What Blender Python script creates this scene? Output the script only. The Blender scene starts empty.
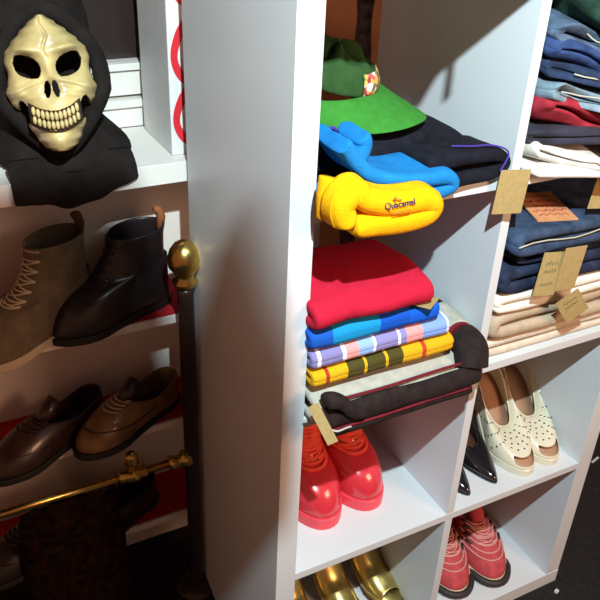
import bpy, bmesh, math, random
from mathutils import Vector, Matrix, Euler, noise
PI = math.pi
random.seed(7)
S = bpy.context.scene
C = S.collection

# ------------------------------------------------------------ camera, light, exposure
cam_d = bpy.data.cameras.new('camera')
cam = bpy.data.objects.new('camera', cam_d); C.objects.link(cam)
cam_d.sensor_width = 36; cam_d.lens = 775.83 / 600 * 36
cam_d.clip_start = 0.02
RIGHT = Vector((0.88689509, -0.46023311, 0.04003222)); UP = Vector((0.20207269, 0.46440698, 0.86226028)); FWD = Vector((0.41543197, 0.75664499, -0.50488081))
cam.matrix_world = Matrix(((RIGHT.x, UP.x, -FWD.x, -0.433026), (RIGHT.y, UP.y, -FWD.y, -0.827810), (RIGHT.z, UP.z, -FWD.z, 1.517102), (0, 0, 0, 1)))
S.camera = cam
S.view_settings.view_transform = 'Standard'; S.view_settings.look = 'None'; S.view_settings.gamma = 1.0
S.view_settings.use_curve_mapping = False
S.view_settings.exposure = 0.0

w = bpy.data.worlds.new('shop_air'); S.world = w; w.use_nodes = True
bg = w.node_tree.nodes['Background']; bg.inputs[0].default_value = (1.0, 0.46, 0.27, 1); bg.inputs[1].default_value = 0.26

def lamp(name, kind, loc, power, color, size, target=None, **kw):
    d = bpy.data.lights.new(name, kind); d.energy = power; d.color = color
    if kind == 'AREA': d.size = size
    else: d.shadow_soft_size = size
    for k, v in kw.items(): setattr(d, k, v)
    o = bpy.data.objects.new(name, d); C.objects.link(o); o.location = loc
    if target is not None:
        o.rotation_euler = (Vector(target) - Vector(loc)).to_track_quat('-Z', 'Y').to_euler()
    return o
KEY = Vector((-0.268, -0.80, 2.02))
lamp('cool_ceiling_bulb', 'SPOT', KEY, 165, (0.78, 0.95, 1.0), 0.013, (0.1, 0, 0.6), spot_size=math.radians(150), spot_blend=0.1)
lamp('warm_room_light', 'AREA', (1.1, -1.7, 1.7), 27, (1.0, 0.55, 0.33), 0.6, (0.2, 0, 0.8))

# ------------------------------------------------------------ materials
MATS = {}
def mat(name, col, rough=0.8, metal=0.0, var=0.06, scale=40, bump=0.0, bscale=300, coat=0.0, spec=None, trans=0.0, emit=None):
    if name in MATS: return MATS[name]
    m = bpy.data.materials.new(name); m.use_nodes = True; nt = m.node_tree; b = nt.nodes['Principled BSDF']
    b.inputs['Roughness'].default_value = rough; b.inputs['Metallic'].default_value = metal
    if coat: b.inputs['Coat Weight'].default_value = coat; b.inputs['Coat Roughness'].default_value = 0.08
    if spec is not None: b.inputs['Specular IOR Level'].default_value = spec
    if trans: b.inputs['Transmission Weight'].default_value = trans
    tc = nt.nodes.new('ShaderNodeTexCoord'); n = nt.nodes.new('ShaderNodeTexNoise')
    n.inputs['Scale'].default_value = scale; n.inputs['Detail'].default_value = 3
    nt.links.new(tc.outputs['Object'], n.inputs['Vector'])
    r = nt.nodes.new('ShaderNodeValToRGB')
    r.color_ramp.elements[0].position = 0.3; r.color_ramp.elements[1].position = 0.7
    r.color_ramp.elements[0].color = tuple(c * (1 - var * 2) for c in col) + (1,)
    r.color_ramp.elements[1].color = tuple(min(1, c * (1 + var * 2)) for c in col) + (1,)
    nt.links.new(n.outputs['Fac'], r.inputs[0]); nt.links.new(r.outputs[0], b.inputs['Base Color'])
    if bump:
        n2 = nt.nodes.new('ShaderNodeTexNoise'); n2.inputs['Scale'].default_value = bscale; n2.inputs['Detail'].default_value = 2
        nt.links.new(tc.outputs['Object'], n2.inputs['Vector'])
        bp = nt.nodes.new('ShaderNodeBump'); bp.inputs['Strength'].default_value = bump; bp.inputs['Distance'].default_value = 0.002
        nt.links.new(n2.outputs['Fac'], bp.inputs['Height']); nt.links.new(bp.outputs[0], b.inputs['Normal'])
    MATS[name] = m
    return m
def hx(s):
    v = [int(s[i:i+2], 16) / 255 for i in (0, 2, 4)]
    return tuple(((c + 0.055) / 1.055) ** 2.4 if c > 0.04045 else c / 12.92 for c in v)
def cloth(name, s, var=0.08, bump=0.6, scale=60): return mat(name, hx(s), 0.95, 0, var, scale, bump, 500, spec=0.15)
def banded(name, axis, stops, lo, hi, rough=0.95, stops2=None, axis2='Y', lo2=0, hi2=1, mix='MULTIPLY', fac=1.0, wob=0.004):
    """woven colour bands across object axis; stops: (position in metres, hex)"""
    m = bpy.data.materials.new(name); m.use_nodes = True; nt = m.node_tree; b = nt.nodes['Principled BSDF']
    b.inputs['Roughness'].default_value = rough; b.inputs['Specular IOR Level'].default_value = 0.15
    tc = nt.nodes.new('ShaderNodeTexCoord'); sx = nt.nodes.new('ShaderNodeSeparateXYZ'); nt.links.new(tc.outputs['Object'], sx.inputs[0])
    nz = nt.nodes.new('ShaderNodeTexNoise'); nz.inputs['Scale'].default_value = 18; nt.links.new(tc.outputs['Object'], nz.inputs['Vector'])
    def ramp(ax, st, lo, hi):
        ad = nt.nodes.new('ShaderNodeMath'); ad.operation = 'MULTIPLY_ADD'; ad.inputs[1].default_value = wob * 2
        nt.links.new(nz.outputs['Fac'], ad.inputs[0]); nt.links.new(sx.outputs[ax], ad.inputs[2])
        mr = nt.nodes.new('ShaderNodeMapRange'); mr.inputs[1].default_value = lo + wob; mr.inputs[2].default_value = hi + wob
        nt.links.new(ad.outputs[0], mr.inputs[0])
        r = nt.nodes.new('ShaderNodeValToRGB'); r.color_ramp.interpolation = 'CONSTANT'
        while len(r.color_ramp.elements) > 1: r.color_ramp.elements.remove(r.color_ramp.elements[-1])
        for i, (p, c) in enumerate(st):
            e = r.color_ramp.elements[0] if i == 0 else r.color_ramp.elements.new((p - lo) / (hi - lo))
            if i == 0: e.position = 0
            e.color = hx(c) + (1,)
        nt.links.new(mr.outputs[0], r.inputs[0]); return r.outputs[0]
    out = ramp(axis, stops, lo, hi)
    if stops2:
        o2 = ramp(axis2, stops2, lo2, hi2)
        mx = nt.nodes.new('ShaderNodeMix'); mx.data_type = 'RGBA'; mx.blend_type = mix; mx.inputs[0].default_value = fac
        nt.links.new(out, mx.inputs[6]); nt.links.new(o2, mx.inputs[7]); out = mx.outputs[2]
    nt.links.new(out, b.inputs['Base Color'])
    n2 = nt.nodes.new('ShaderNodeTexNoise'); n2.inputs['Scale'].default_value = 500
    nt.links.new(tc.outputs['Object'], n2.inputs['Vector'])
    bp = nt.nodes.new('ShaderNodeBump'); bp.inputs['Strength'].default_value = 0.6; bp.inputs['Distance'].default_value = 0.002
    nt.links.new(n2.outputs['Fac'], bp.inputs['Height']); nt.links.new(bp.outputs[0], b.inputs['Normal'])
    return m

WHITE = mat('white_foil_board', hx('d2d7da'), 0.42, var=0.012, scale=6)
RACKW = mat('white_painted_board', hx('e2dcd4'), 0.5, var=0.03, scale=8)
REDFELT = mat('red_felt', hx('b01020'), 0.95, var=0.1, scale=90, bump=.5)
FLOOR = mat('dark_carpet', hx('131110'), 0.95, var=0.3, scale=60, bump=1, bscale=120)
WALL = mat('brown_back_wall', hx('c08a68'), 0.85, var=0.1, scale=3, bump=.2)
BLACKC = mat('black_cotton', hx('211c1a'), 0.95, var=0.15, scale=30, bump=.6, bscale=400, spec=.1)
BRASS = mat('worn_brass', (0.62, 0.42, 0.12), 0.24, 1.0, var=0.12, scale=30)
KRAFT = mat('kraft_card', hx('a9925e'), 0.85, var=0.05, scale=120)
BONE = mat('bone_latex', hx('c2ab72'), 0.4, var=0.14, scale=24, bump=.3, bscale=60, coat=.3)
DARKM = mat('dark_varnish', hx('2a1c14'), 0.35, var=0.2, scale=12)

# ------------------------------------------------------------ mesh helpers
def obj(name, verts, faces, m, parent=None, smooth=True, sub=0, solid=0, bevel=0, offset=0):
    me = bpy.data.meshes.new(name); me.from_pydata([tuple(v) for v in verts], [], faces); me.update()
    o = bpy.data.objects.new(name, me); C.objects.link(o)
    for mm in (m if isinstance(m, (list, tuple)) else [m]): me.materials.append(mm)
    bm = bmesh.new(); bm.from_mesh(me); bmesh.ops.remove_doubles(bm, verts=bm.verts, dist=1e-6); bmesh.ops.recalc_face_normals(bm, faces=bm.faces); bm.to_mesh(me); bm.free()
    if smooth:
        for p in me.polygons: p.use_smooth = True
    if solid:
        md = o.modifiers.new('thickness', 'SOLIDIFY'); md.thickness = solid; md.offset = offset
    if bevel:
        md = o.modifiers.new('bevel', 'BEVEL'); md.width = bevel; md.segments = 2; md.limit_method = 'ANGLE'
    if sub:
        md = o.modifiers.new('subdivision', 'SUBSURF'); md.levels = sub; md.render_levels = sub
    if parent is not None: o.parent = parent
    return o
def tag(o, label=None, cat=None, group=None, kind=None):
    if label: o['label'] = label
    if cat: o['category'] = cat
    if group: o['group'] = group
    if kind: o['kind'] = kind
    return o
def thing(name, label, cat, loc=(0, 0, 0), rz=0, group=None, kind=None):
    o = bpy.data.objects.new(name, None); C.objects.link(o); o.location = loc; o.rotation_euler = (0, 0, rz); o.empty_display_size = .05
    return tag(o, label, cat, group, kind)
def box_g(x0, x1, y0, y1, z0, z1):
    v = [(x, y, z) for x in (x0, x1) for y in (y0, y1) for z in (z0, z1)]
    f = [(0, 1, 3, 2), (4, 6, 7, 5), (0, 4, 5, 1), (2, 3, 7, 6), (0, 2, 6, 4), (1, 5, 7, 3)]
    return v, f
def box(name, x0, x1, y0, y1, z0, z1, m, parent=None, bevel=0.0008):
    v, f = box_g(x0, x1, y0, y1, z0, z1)
    return obj(name, v, f, m, parent, smooth=False, bevel=bevel)
def join_g(gs):
    V, F = [], []
    for v, f in gs:
        n = len(V); V += list(v); F += [tuple(i + n for i in q) for q in f]
    return V, F
def tube_g(pts, r, seg=8, closed=False):
    pts = [Vector(p) for p in pts]; n = len(pts); V = []; F = []
    rr = r if isinstance(r, (list, tuple)) else [r] * n
    up = Vector((0, 0, 1)); prev = None
    for i, p in enumerate(pts):
        t = (pts[(i + 1) % n] - pts[i - 1]) if (closed or 0 < i < n - 1) else (pts[min(i + 1, n - 1)] - pts[max(i - 1, 0)])
        t.normalize()
        if prev is None:
            a = t.orthogonal().normalized()
        else:
            a = (prev - t * prev.dot(t)); a = a.normalized() if a.length > 1e-6 else t.orthogonal().normalized()
        prev = a; b = t.cross(a)
        for k in range(seg):
            th = 2 * PI * k / seg; V.append(p + (a * math.cos(th) + b * math.sin(th)) * rr[i])
    for i in range(n if closed else n - 1):
        for k in range(seg):
            F.append((i * seg + k, i * seg + (k + 1) % seg, ((i + 1) % n) * seg + (k + 1) % seg, ((i + 1) % n) * seg + k))
    if not closed:
        F.append(tuple(range(seg - 1, -1, -1))); F.append(tuple((n - 1) * seg + k for k in range(seg)))
    return V, F
def lathe_g(prof, seg=24, c=(0, 0, 0), axis='Z'):
    V, F = [], []
    for r, z in prof:
        for k in range(seg):
            th = 2 * PI * k / seg
            q = (r * math.cos(th), r * math.sin(th), z)
            if axis == 'X': q = (z, r * math.cos(th), r * math.sin(th))
            if axis == 'Y': q = (r * math.cos(th), z, r * math.sin(th))
            V.append((c[0] + q[0], c[1] + q[1], c[2] + q[2]))
    for i in range(len(prof) - 1):
        for k in range(seg): F.append((i * seg + k, i * seg + (k + 1) % seg, (i + 1) * seg + (k + 1) % seg, (i + 1) * seg + k))
    F.append(tuple(range(seg - 1, -1, -1))); F.append(tuple((len(prof) - 1) * seg + k for k in range(seg)))
    return V, F
def smoothpath(P, n):
    """Catmull-Rom resample of a list of tuples"""
    P = [Vector(p) for p in P]; out = []; m = len(P)
    for i in range(m - 1):
        a, b, c, d = P[max(i - 1, 0)], P[i], P[i + 1], P[min(i + 2, m - 1)]
        for k in range(n):
            t = k / n; out.append(0.5 * ((2 * b) + (c - a) * t + (2 * a - 5 * b + 4 * c - d) * t * t + (3 * b - a - 3 * c + d) * t ** 3))
    out.append(P[-1]); return out
def ribbon_g(path, th, d0, d1, plane='xz', nd=14, noi=0.004, nscale=14, res=4, seed=0, endr=0.5, sag=None, taper=None):
    """a layer of cloth of thickness th following `path` in a plane, spread along the third axis from d0 to d1"""
    pts = smoothpath([(p[0], p[1], 0) for p in path], res); n = len(pts); V, F = [], []
    rad = th / 2
    thp = [((p[2] if len(p) > 2 else 1.0)) for p in path]
    for j in range(nd + 1):
        e = min(j, nd - j); dt = j / nd
        # rounded ends
        if e == 0: k, dd = 0.45, 0.0
        elif e == 1: k, dd = 0.85, rad * 0.35
        elif e == 2: k, dd = 1.0, rad * 1.0
        else: k, dd = 1.0, None
        d = d0 + (d1 - d0) * dt
        if dd is not None: d = d0 + dd if j < nd / 2 else d1 - dd
        for i, p in enumerate(pts):
            t = (pts[min(i + 1, n - 1)] - pts[max(i - 1, 0)]).normalized(); nr = Vector((-t.y, t.x, 0))
            fi = i / res; a = int(fi); tt = thp[a] + (thp[min(a + 1, len(thp) - 1)] - thp[a]) * (fi - a)
            kk = k * tt * (0.55 if i in (0, n - 1) else 1.0)
            for s in (1, -1):
                q = p + nr * rad * kk * s
                if plane == 'xz': v = Vector((q.x, d, q.y))
                else: v = Vector((d, q.x, q.y))
                nv = noise.noise_vector(v * nscale + Vector((seed * 3.7, seed, 0)))
                n2 = noise.noise_vector(v * nscale * 3.1 + Vector((0, seed * 2.1, 5)))
                v = v + nv * noi + n2 * noi * 0.35
                if sag: v = sag(v, dt)
                V.append(v)
    W = 2 * n
    def idx(j, i, s): return j * W + 2 * i + s
    for j in range(nd):
        for i in range(n - 1):
            for s in (0, 1):
                a = [idx(j, i, s), idx(j, i + 1, s), idx(j + 1, i + 1, s), idx(j + 1, i, s)]
                F.append(tuple(a if s else a[::-1]))
        for i in (0, n - 1):
            F.append((idx(j, i, 0), idx(j, i, 1), idx(j + 1, i, 1), idx(j + 1, i, 0)))
    for j in (0, nd):
        for i in range(n - 1):
            F.append((idx(j, i, 0), idx(j, i + 1, 0), idx(j, i + 1, 1), idx(j, i, 1)))
    return V, F
def xform(g, M):
    return [M @ Vector(v) for v in g[0]], g[1]
def rotz(g, ang, c):
    M = Matrix.Translation(c) @ Matrix.Rotation(ang, 4, 'Z') @ Matrix.Translation(-Vector(c)); return xform(g, M)

# ------------------------------------------------------------ the setting
tag(box('floor', -1.6, 2.4, -2.6, 0.9, -0.05, 0.0, FLOOR, bevel=0), kind='structure')
tag(box('wall_back', -1.6, 2.4, 0.68, 0.78, 0.0, 2.6, WALL, bevel=0), kind='structure')
DARKG = mat('night_glass', hx('2c221f'), 0.2, var=0.1, scale=3)
win = thing('window_1', None, None, (-0.28, 0.645, 1.19)); tag(win, kind='structure')
def wbox(name, x0, x1, y0, y1, z0, z1, m):
    return box(name, x0 + .28, x1 + .28, y0 - .645, y1 - .645, z0 - 1.19, z1 - 1.19, m, win)
wbox('bottom_rail', -0.75, 0.20, 0.625, 0.679, 1.094, 1.155, RACKW)
wbox('rail_moulding', -0.75, 0.20, 0.616, 0.6245, 1.142, 1.155, RACKW)
wbox('lower_panel', -0.75, 0.20, 0.618, 0.679, 1.034, 1.088, RACKW)
wbox('panel_moulding', -0.75, 0.20, 0.609, 0.6175, 1.074, 1.088, RACKW)
wbox('glass', -0.75, 0.20, 0.655, 0.663, 1.155, 1.80, DARKG)

# ------------------------------------------------------------ white cube shelving unit
u = thing('cube_shelf_unit', 'white open cube shelving unit, two columns wide, filled with folded clothes and shoes', 'shelf', (0.3825, 0.195, 0))
def ub(name, x0, x1, z0, z1, y0=0.0, y1=0.39): return box(name, x0 - .3825, x1 - .3825, y0 - .195, y1 - .195, z0, z1, WHITE, u, 0.0006)
X = (0, .038, .374, .391, .727, .765)
Z = [.038 + i * .353 for i in range(4)]           # tops of the four floors
ub('bottom_panel', 0, .765, 0, .038, -.001); ub('top_panel', 0, .765, 1.433, 1.471, -.001)
ub('side_panel', 0, .038, .038, 1.433); ub('side_panel', .727, .765, .038, 1.433)
for i in range(4): ub('divider', .374, .391, Z[i], Z[i] + .336, .0004)
for i in range(1, 4): ub('shelf', .038, .727, Z[i] - .017, Z[i])

# ------------------------------------------------------------ shoe rack on the left, with the wide top board
rk = thing('shoe_rack', 'white wall rack with red felt shelves of shoes under a wide white board', 'rack', (-0.4, 0.48, 0))
def rb(name, x0, x1, y0, y1, z0, z1, m, parent=None): return box(name, x0 + .4, x1 + .4, y0 - .48, y1 - .48, z0, z1, m, parent or rk)
rb('top_board', -.80, .26, .402, .615, .997, 1.034, RACKW)
rb('back_panel', -.80, .26, .545, .56, 0, .996, RACKW)
rb('end_panel', .262, .28, .402, .61, 0, 1.034, RACKW)
for z in (.722, .468, .202):
    s = rb('shelf', -.80, .26, .41, .544, z - .014, z, RACKW)
    f = box('felt_lining', -.80 + .4, .26 + .4, .4125 - .48, .544 - .48, z, z + .003, REDFELT, s, 0.0003)
    l = rb('lip', -.80, .26, .404, .4098, z - .014, z + .0025, RACKW, s)

# ------------------------------------------------------------ shoes
def interp(tab, u):
    for (a, va), (b, vb) in zip(tab, tab[1:]):
        if u <= b:
            t = (u - a) / (b - a) if b > a else 0; t = t * t * (3 - 2 * t); return va + (vb - va) * t
    return tab[-1][1]
def outline(L, W, N, toe_p=2.6, heel_p=2.6, skew=0.0, off=0.0):
    pts = []
    for i in range(N):
        th = PI + 2 * PI * i / N                       # start at heel centre
        uu = 0.5 + 0.5 * math.cos(th); s = math.sin(th)
        base = interp([(0, .66), (.3, .66), (.48, .78), (.7, 1.0), (1, .84)], uu)
        p = toe_p if uu > .5 else heel_p
        if uu > .5:
            c = .26 if toe_p >= 2.4 else (.36 if toe_p >= 2.1 else .5); d = max(0, (uu - (1 - c)) / c); p = 2.2 if c < .5 else toe_p
        else:
            c = .17; d = max(0, (c - uu) / c); p = 2.1
        env = max(0, 1 - d ** p) ** (1 / p)
        y = (1 if s > 0 else -1) * base * W / 2 * env if abs(s) > 1e-6 else 0
        x = uu * L; y += skew * (uu ** 2) * W
        c = Vector((.5 * L, 0)); v = Vector((x, y)); v2 = v + (v - c).normalized() * off
        pts.append(v2)
    return pts
def shoe(parent, L, W, mu, ms, q0, q1, qw, zq, N=40, sole=.012, toe_p=2.6, heel_p=2.6, skew=0.0, h0=lambda u: 0.0, b=.6, shaft=None, thick=.0025,
         heel=None, insole=None, soleoff=.004, upper_name='upper', K=8, peep=None, bulge=.0):
    """L along +x (toe), W across; q0..q1 the topline's extent, qw its half width, zq(u) its height"""
    O = outline(L, W, N, toe_p, heel_p, skew)
    V, F = [], []; rings = []
    zb = lambda x: sole + h0(min(1, max(0, x / L)))
    Q = []
    for i in range(N):
        th = PI + 2 * PI * i / N; uq = q0 + (q1 - q0) * (0.5 + 0.5 * math.cos(th)); s = math.sin(th)
        env = abs(s) ** 0.75
        Q.append(Vector((uq * L, (1 if s > 0 else -1) * qw * env + skew * (uq ** 2) * W, zq(uq) + h0(uq) + sole)))
    for k in range(K + 1):
        t = k / K; ring = []
        for i in range(N):
            o = O[i]; q = Q[i]; a = 1 - math.cos(t * PI / 2); z0 = zb(o.x)
            bb = b * math.sin(t * PI / 2) + (1 - b) * t ** 1.4
            x = o.x + (q.x - o.x) * a; y = o.y + (q.y - o.y) * a
            if bulge:
                x += 0; y += (1 if o.y > 0 else -1) * bulge * math.sin(t * PI) * min(1, abs(o.y) / (W * .3))
            ring.append(Vector((x, y, z0 + (q.z - z0) * bb)))
        rings.append(ring)
    if shaft:
        for (z, cx, rx, ry, tilt) in shaft:
            ring = []
            for i in range(N):
                th = PI + 2 * PI * i / N
                x = cx + rx * math.cos(th); ring.append(Vector((x, ry * math.sin(th), z + tilt * math.cos(th))))
            rings.append(ring)
    nr = len(rings)
    for r in rings: V += r
    for k in range(nr - 1):
        for i in range(N):
            if peep and k < peep[1] and min(abs(i - N // 2), N - abs(i - N // 2)) <= peep[0] and k >= peep[2]: continue
            F.append((k * N + i, k * N + (i + 1) % N, (k + 1) * N + (i + 1) % N, (k + 1) * N + i))
    up = obj(upper_name, V, F, mu, parent, solid=thick, sub=1, offset=-1)
    # sole
    so = outline(L, W, N, toe_p, heel_p, skew, soleoff); V, F = [], []
    for lay, (dz, ins) in enumerate([(0, .002), (0.0015, 0), (sole - .0015, 0), (sole, .0015)]):
        for p in so:
            c = Vector((L / 2, 0)); d = (p - c).normalized(); q = p - d * ins; uu = min(1, max(0, p.x / L))
            V.append((q.x, q.y, dz + h0(uu)))
    for k in range(3):
        for i in range(N): F.append((k * N + i, k * N + (i + 1) % N, (k + 1) * N + (i + 1) % N, (k + 1) * N + i))
    def cap(base):
        # strips across so that the curved sole stays clean
        for i in range(N // 2):
            a, bq = i, (N - i) % N; c, d = i + 1, (N - i - 1) % N
            if a == bq: F.append((base + a, base + c, base + d))
            elif c == d: F.append((base + a, base + c, base + bq))
            else: F.append((base + a, base + c, base + d, base + bq))
    cap(0); cap(3 * N)
    sl = obj('sole', V, F, ms, parent, smooth=False)
    # insole
    V, F = [], []
    ins = outline(L, W, N, toe_p, heel_p, skew, -.004)
    for p in ins: V.append((p.x, p.y, sole + .0035 + h0(min(1, max(0, p.x / L)))))
    cap2 = []
    for i in range(N // 2):
        a, bq = i, (N - i) % N; c, d = i + 1, (N - i - 1) % N
        if a == bq: F.append((a, c, d))
        elif c == d: F.append((a, c, bq))
        else: F.append((a, c, d, bq))
    obj('insole', V, F, insole or ms, parent, solid=.0015)
    if heel:
        hx0, hx1, hw, tip, hm = heel      # tapering heel block under the back
        V, F = [], []; M = 14; zt = h0(0.1)
        for j in range(6):
            t = j / 5; z = t * (h0((hx0 + hx1) / 2 / L) + .004); k = tip + (1 - tip) * t ** 1.6
            cx = (hx0 + hx1) / 2 - (1 - t) * .004; 
            for i in range(M):
                th = 2 * PI * i / M; x = cx + (hx1 - hx0) / 2 * k * math.cos(th); y = hw / 2 * k * math.sin(th)
                zz = z if j < 5 else h0(max(0, x / L)) + .002
                V.append((x, y, zz))
        for j in range(5):
            for i in range(M): F.append((j * M + i, j * M + (i + 1) % M, (j + 1) * M + (i + 1) % M, (j + 1) * M + i))
        F.append(tuple(range(M - 1, -1, -1))); F.append(tuple(5 * M + i for i in range(M)))
        obj('heel', V, F, hm, parent)
    return rings
def surf(rings, k, i):
    """point and outward normal on a shoe's upper, ring k (toe edge to top), position i round it (fractions allowed)"""
    N = len(rings[0])
    def P(k, i):
        k = max(0, min(len(rings) - 1.001, k)); a = int(k); f = k - a; b = int(math.floor(i)); g = i - b
        q = lambda r: rings[r][b % N].lerp(rings[r][(b + 1) % N], g)
        return q(a).lerp(q(a + 1), f)
    p = P(k, i); n = (P(k + .05, i) - P(k - .05, i)).cross(P(k, i + .1) - P(k, i - .1)).normalized()
    c = sum(rings[0], Vector()) / N
    if n.dot(p - c) < 0: n = -n
    return p, n
def band_on(rings, k, half, r, off=.0015, n=12, bow=0.0):
    pts = []
    for j in range(n + 1):
        i = 20 - half + 2 * half * j / n; p, nn = surf(rings, k + bow * abs(1 - 2 * j / n) ** 2, i); pts.append(p + nn * off)
    return tube_g(pts, r, 6)
def laces_on(parent, m, rings, k0, k1, n, half, r=.0022, name='lace'):
    gs = []
    ks = [k0 + (k1 - k0) * q / (n - 1) for q in range(n)]
    for q, k in enumerate(ks):
        gs.append(band_on(rings, k, half, r, r * .8))
        if q + 1 < n:
            for sg in (1, -1):
                pts = []
                for j in range(7):
                    p, nn = surf(rings, k + (ks[q + 1] - k) * j / 6, 20 + sg * half * (1 - 2 * j / 6)); pts.append(p + nn * r * 1.2)
                gs.append(tube_g(pts, r * .9, 6))
    v, f = join_g(gs); return obj(name, v, f, m, parent)
def laces(parent, m, pts, width, r=.0022, cross=True, name='lace'):
    """zigzag lace over a line of points [(x,z)] up the tongue"""
    gs = []
    for i, (x, z) in enumerate(pts):
        w = width[i] if isinstance(width, (list, tuple)) else width
        gs.append(tube_g([(x, -w, z - w * .55), (x + .002, -w * .5, z - .001), (x, 0, z + .003), (x + .002, w * .5, z - .001), (x, w, z - w * .55)], r, 6))
        if cross and i + 1 < len(pts):
            x2, z2 = pts[i + 1]
            for s in (1, -1):
                gs.append(tube_g([(x, -s * w * .9, z - w * .5), ((x + x2) / 2, 0, (z + z2) / 2 + .004), (x2, s * w * .9, z2 - w * .5)], r * .9, 6))
    v, f = join_g(gs); return obj(name, v, f, m, parent)

# red boots (row three, left)
REDP = mat('red_rubber', (0.60, 0.028, 0.045), 0.25, var=0.05, scale=20, coat=.6)
REDS = mat('red_rubber_sole', (0.78, 0.06, 0.085), 0.3, var=0.03, scale=20)
REDL = mat('coral_lace', hx('f0503c'), 0.8, var=0.05)
REDI = mat('dark_red_lining', hx('6a0c14'), 0.9)
def red_boot(label, loc, rz):
    t = thing('ankle_boot', label, 'boot', loc, rz, 'pair of red boots')
    zq = lambda q: .064 + .022 * (1 - q)
    shaft = [(.116, .087, .084, .040, .004), (.138, .082, .079, .040, .003), (.165, .078, .075, .041, .002), (.195, .076, .073, .043, .001)]
    rings = shoe(t, .262, .104, REDP, REDS, .0, .73, .038, zq, sole=.026, toe_p=3.0, shaft=shaft, b=.90, insole=REDI, soleoff=.004, bulge=.003)
    laces_on(t, REDL, rings, 8.2, 11.8, 7, 5.5, .0036)
    v, f = band_on(rings, 7.4, 8, .0042, .002, 16); obj('strap', v, f, REDL, t)
    return t
red_boot('red shiny rubber lace-up boot nearer the left side panel', (.155, .332, .3911), R0 := math.radians(-92))
red_boot('red shiny rubber lace-up boot standing clear on the white shelf', (.240, .338, .3911), math.radians(-88))

# cream peep-toe pumps
CREAM = mat('cream_patent', hx('d9d3ba'), 0.3, var=0.03, scale=20, coat=.3)
TANL = mat('tan_insole', hx('a98266'), 0.6, var=0.05)
STUD = mat('steel_stud', (0.30, 0.29, 0.27), 0.25, 1.0)
def pump(t, L, W, mu, ms, mi, H, peep=None, toe_p=2.2, zfront=.045, zheel=.055, q1=.66, qw=.031, sole=.006, stiletto=.45, b=.8):
    def h0(x):
        s = min(1, max(0, (x - .12) / .55)); s = s * s * (3 - 2 * s); return H * (1 - s)
    zq = lambda q: interp([(0, zheel), (.25, zheel * .8), (.45, zheel * .62), (q1, zfront)], q)
    rings = shoe(t, L, W, mu, ms, .015, q1, qw, zq, sole=sole, toe_p=toe_p, h0=h0, b=b, insole=mi, soleoff=.0015, peep=peep, heel=(.006, .052, W * .52, stiletto, mu), thick=.002)
    N = 40
    rim = [Vector(p) for p in rings[8]]
    obj('topline_trim', *tube_g(rim, .0016, 6, closed=True), ms, t)
    return rings
def cream_pump(label, loc, rz):
    t = thing('peep_toe_pump', label, 'shoe', loc, rz, 'pair of cream pumps')
    rings = pump(t, .255, .098, CREAM, CREAM, TANL, .085, peep=(3, 3, 1), zfront=.034, q1=.60, b=.85, toe_p=2.3, sole=.016)
    gs = []
    for q, k in enumerate((1.2, 2.3, 3.4, 4.3, 5.2, 6.1, 6.9)):
        for j in range(-7, 8):
            i = 20 + (j + .5 * (q % 2)) * 1.75
            if (k < 3.9 and abs(i - 20) < 4.5) or k < 2 and abs(i - 20) < 6: continue
            p, nrm = surf(rings, k, i); c = p + nrm * .0006
            a = nrm.orthogonal().normalized(); bq = nrm.cross(a)
            V = [c + (a * math.cos(x) + bq * math.sin(x)) * .0024 for x in [w * PI / 3 for w in range(6)]] + [c + nrm * .0014]
            gs.append((V, [(w, (w + 1) % 6, 6) for w in range(6)]))
    for v, f in gs: obj('stud', v, f, STUD, t)
    return t
cream_pump('cream studded peep-toe pump beside the black pumps', (.628, .270, .3911), math.radians(-97))
cream_pump('cream studded peep-toe pump nearest the right side panel', (.708, .272, .3911), math.radians(-99))
BLKP = mat('black_patent', hx('17151a'), 0.14, var=0.05, coat=.8)
BRNI = mat('brown_insole', hx('6b3f2c'), 0.7)
def black_pump(label, loc, rz):
    t = thing('pointed_pump', label, 'shoe', loc, rz, 'pair of black pumps')
    pump(t, .245, .078, BLKP, BLKP, BRNI, .05, toe_p=1.75, zfront=.028, zheel=.05, q1=.66, qw=.028)
    return t
black_pump('black patent pointed pump half hidden behind the divider', (.438, .268, .3911), math.radians(-88))
black_pump('black patent pointed pump beside the cream pumps', (.528, .272, .3911), math.radians(-92))

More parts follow.
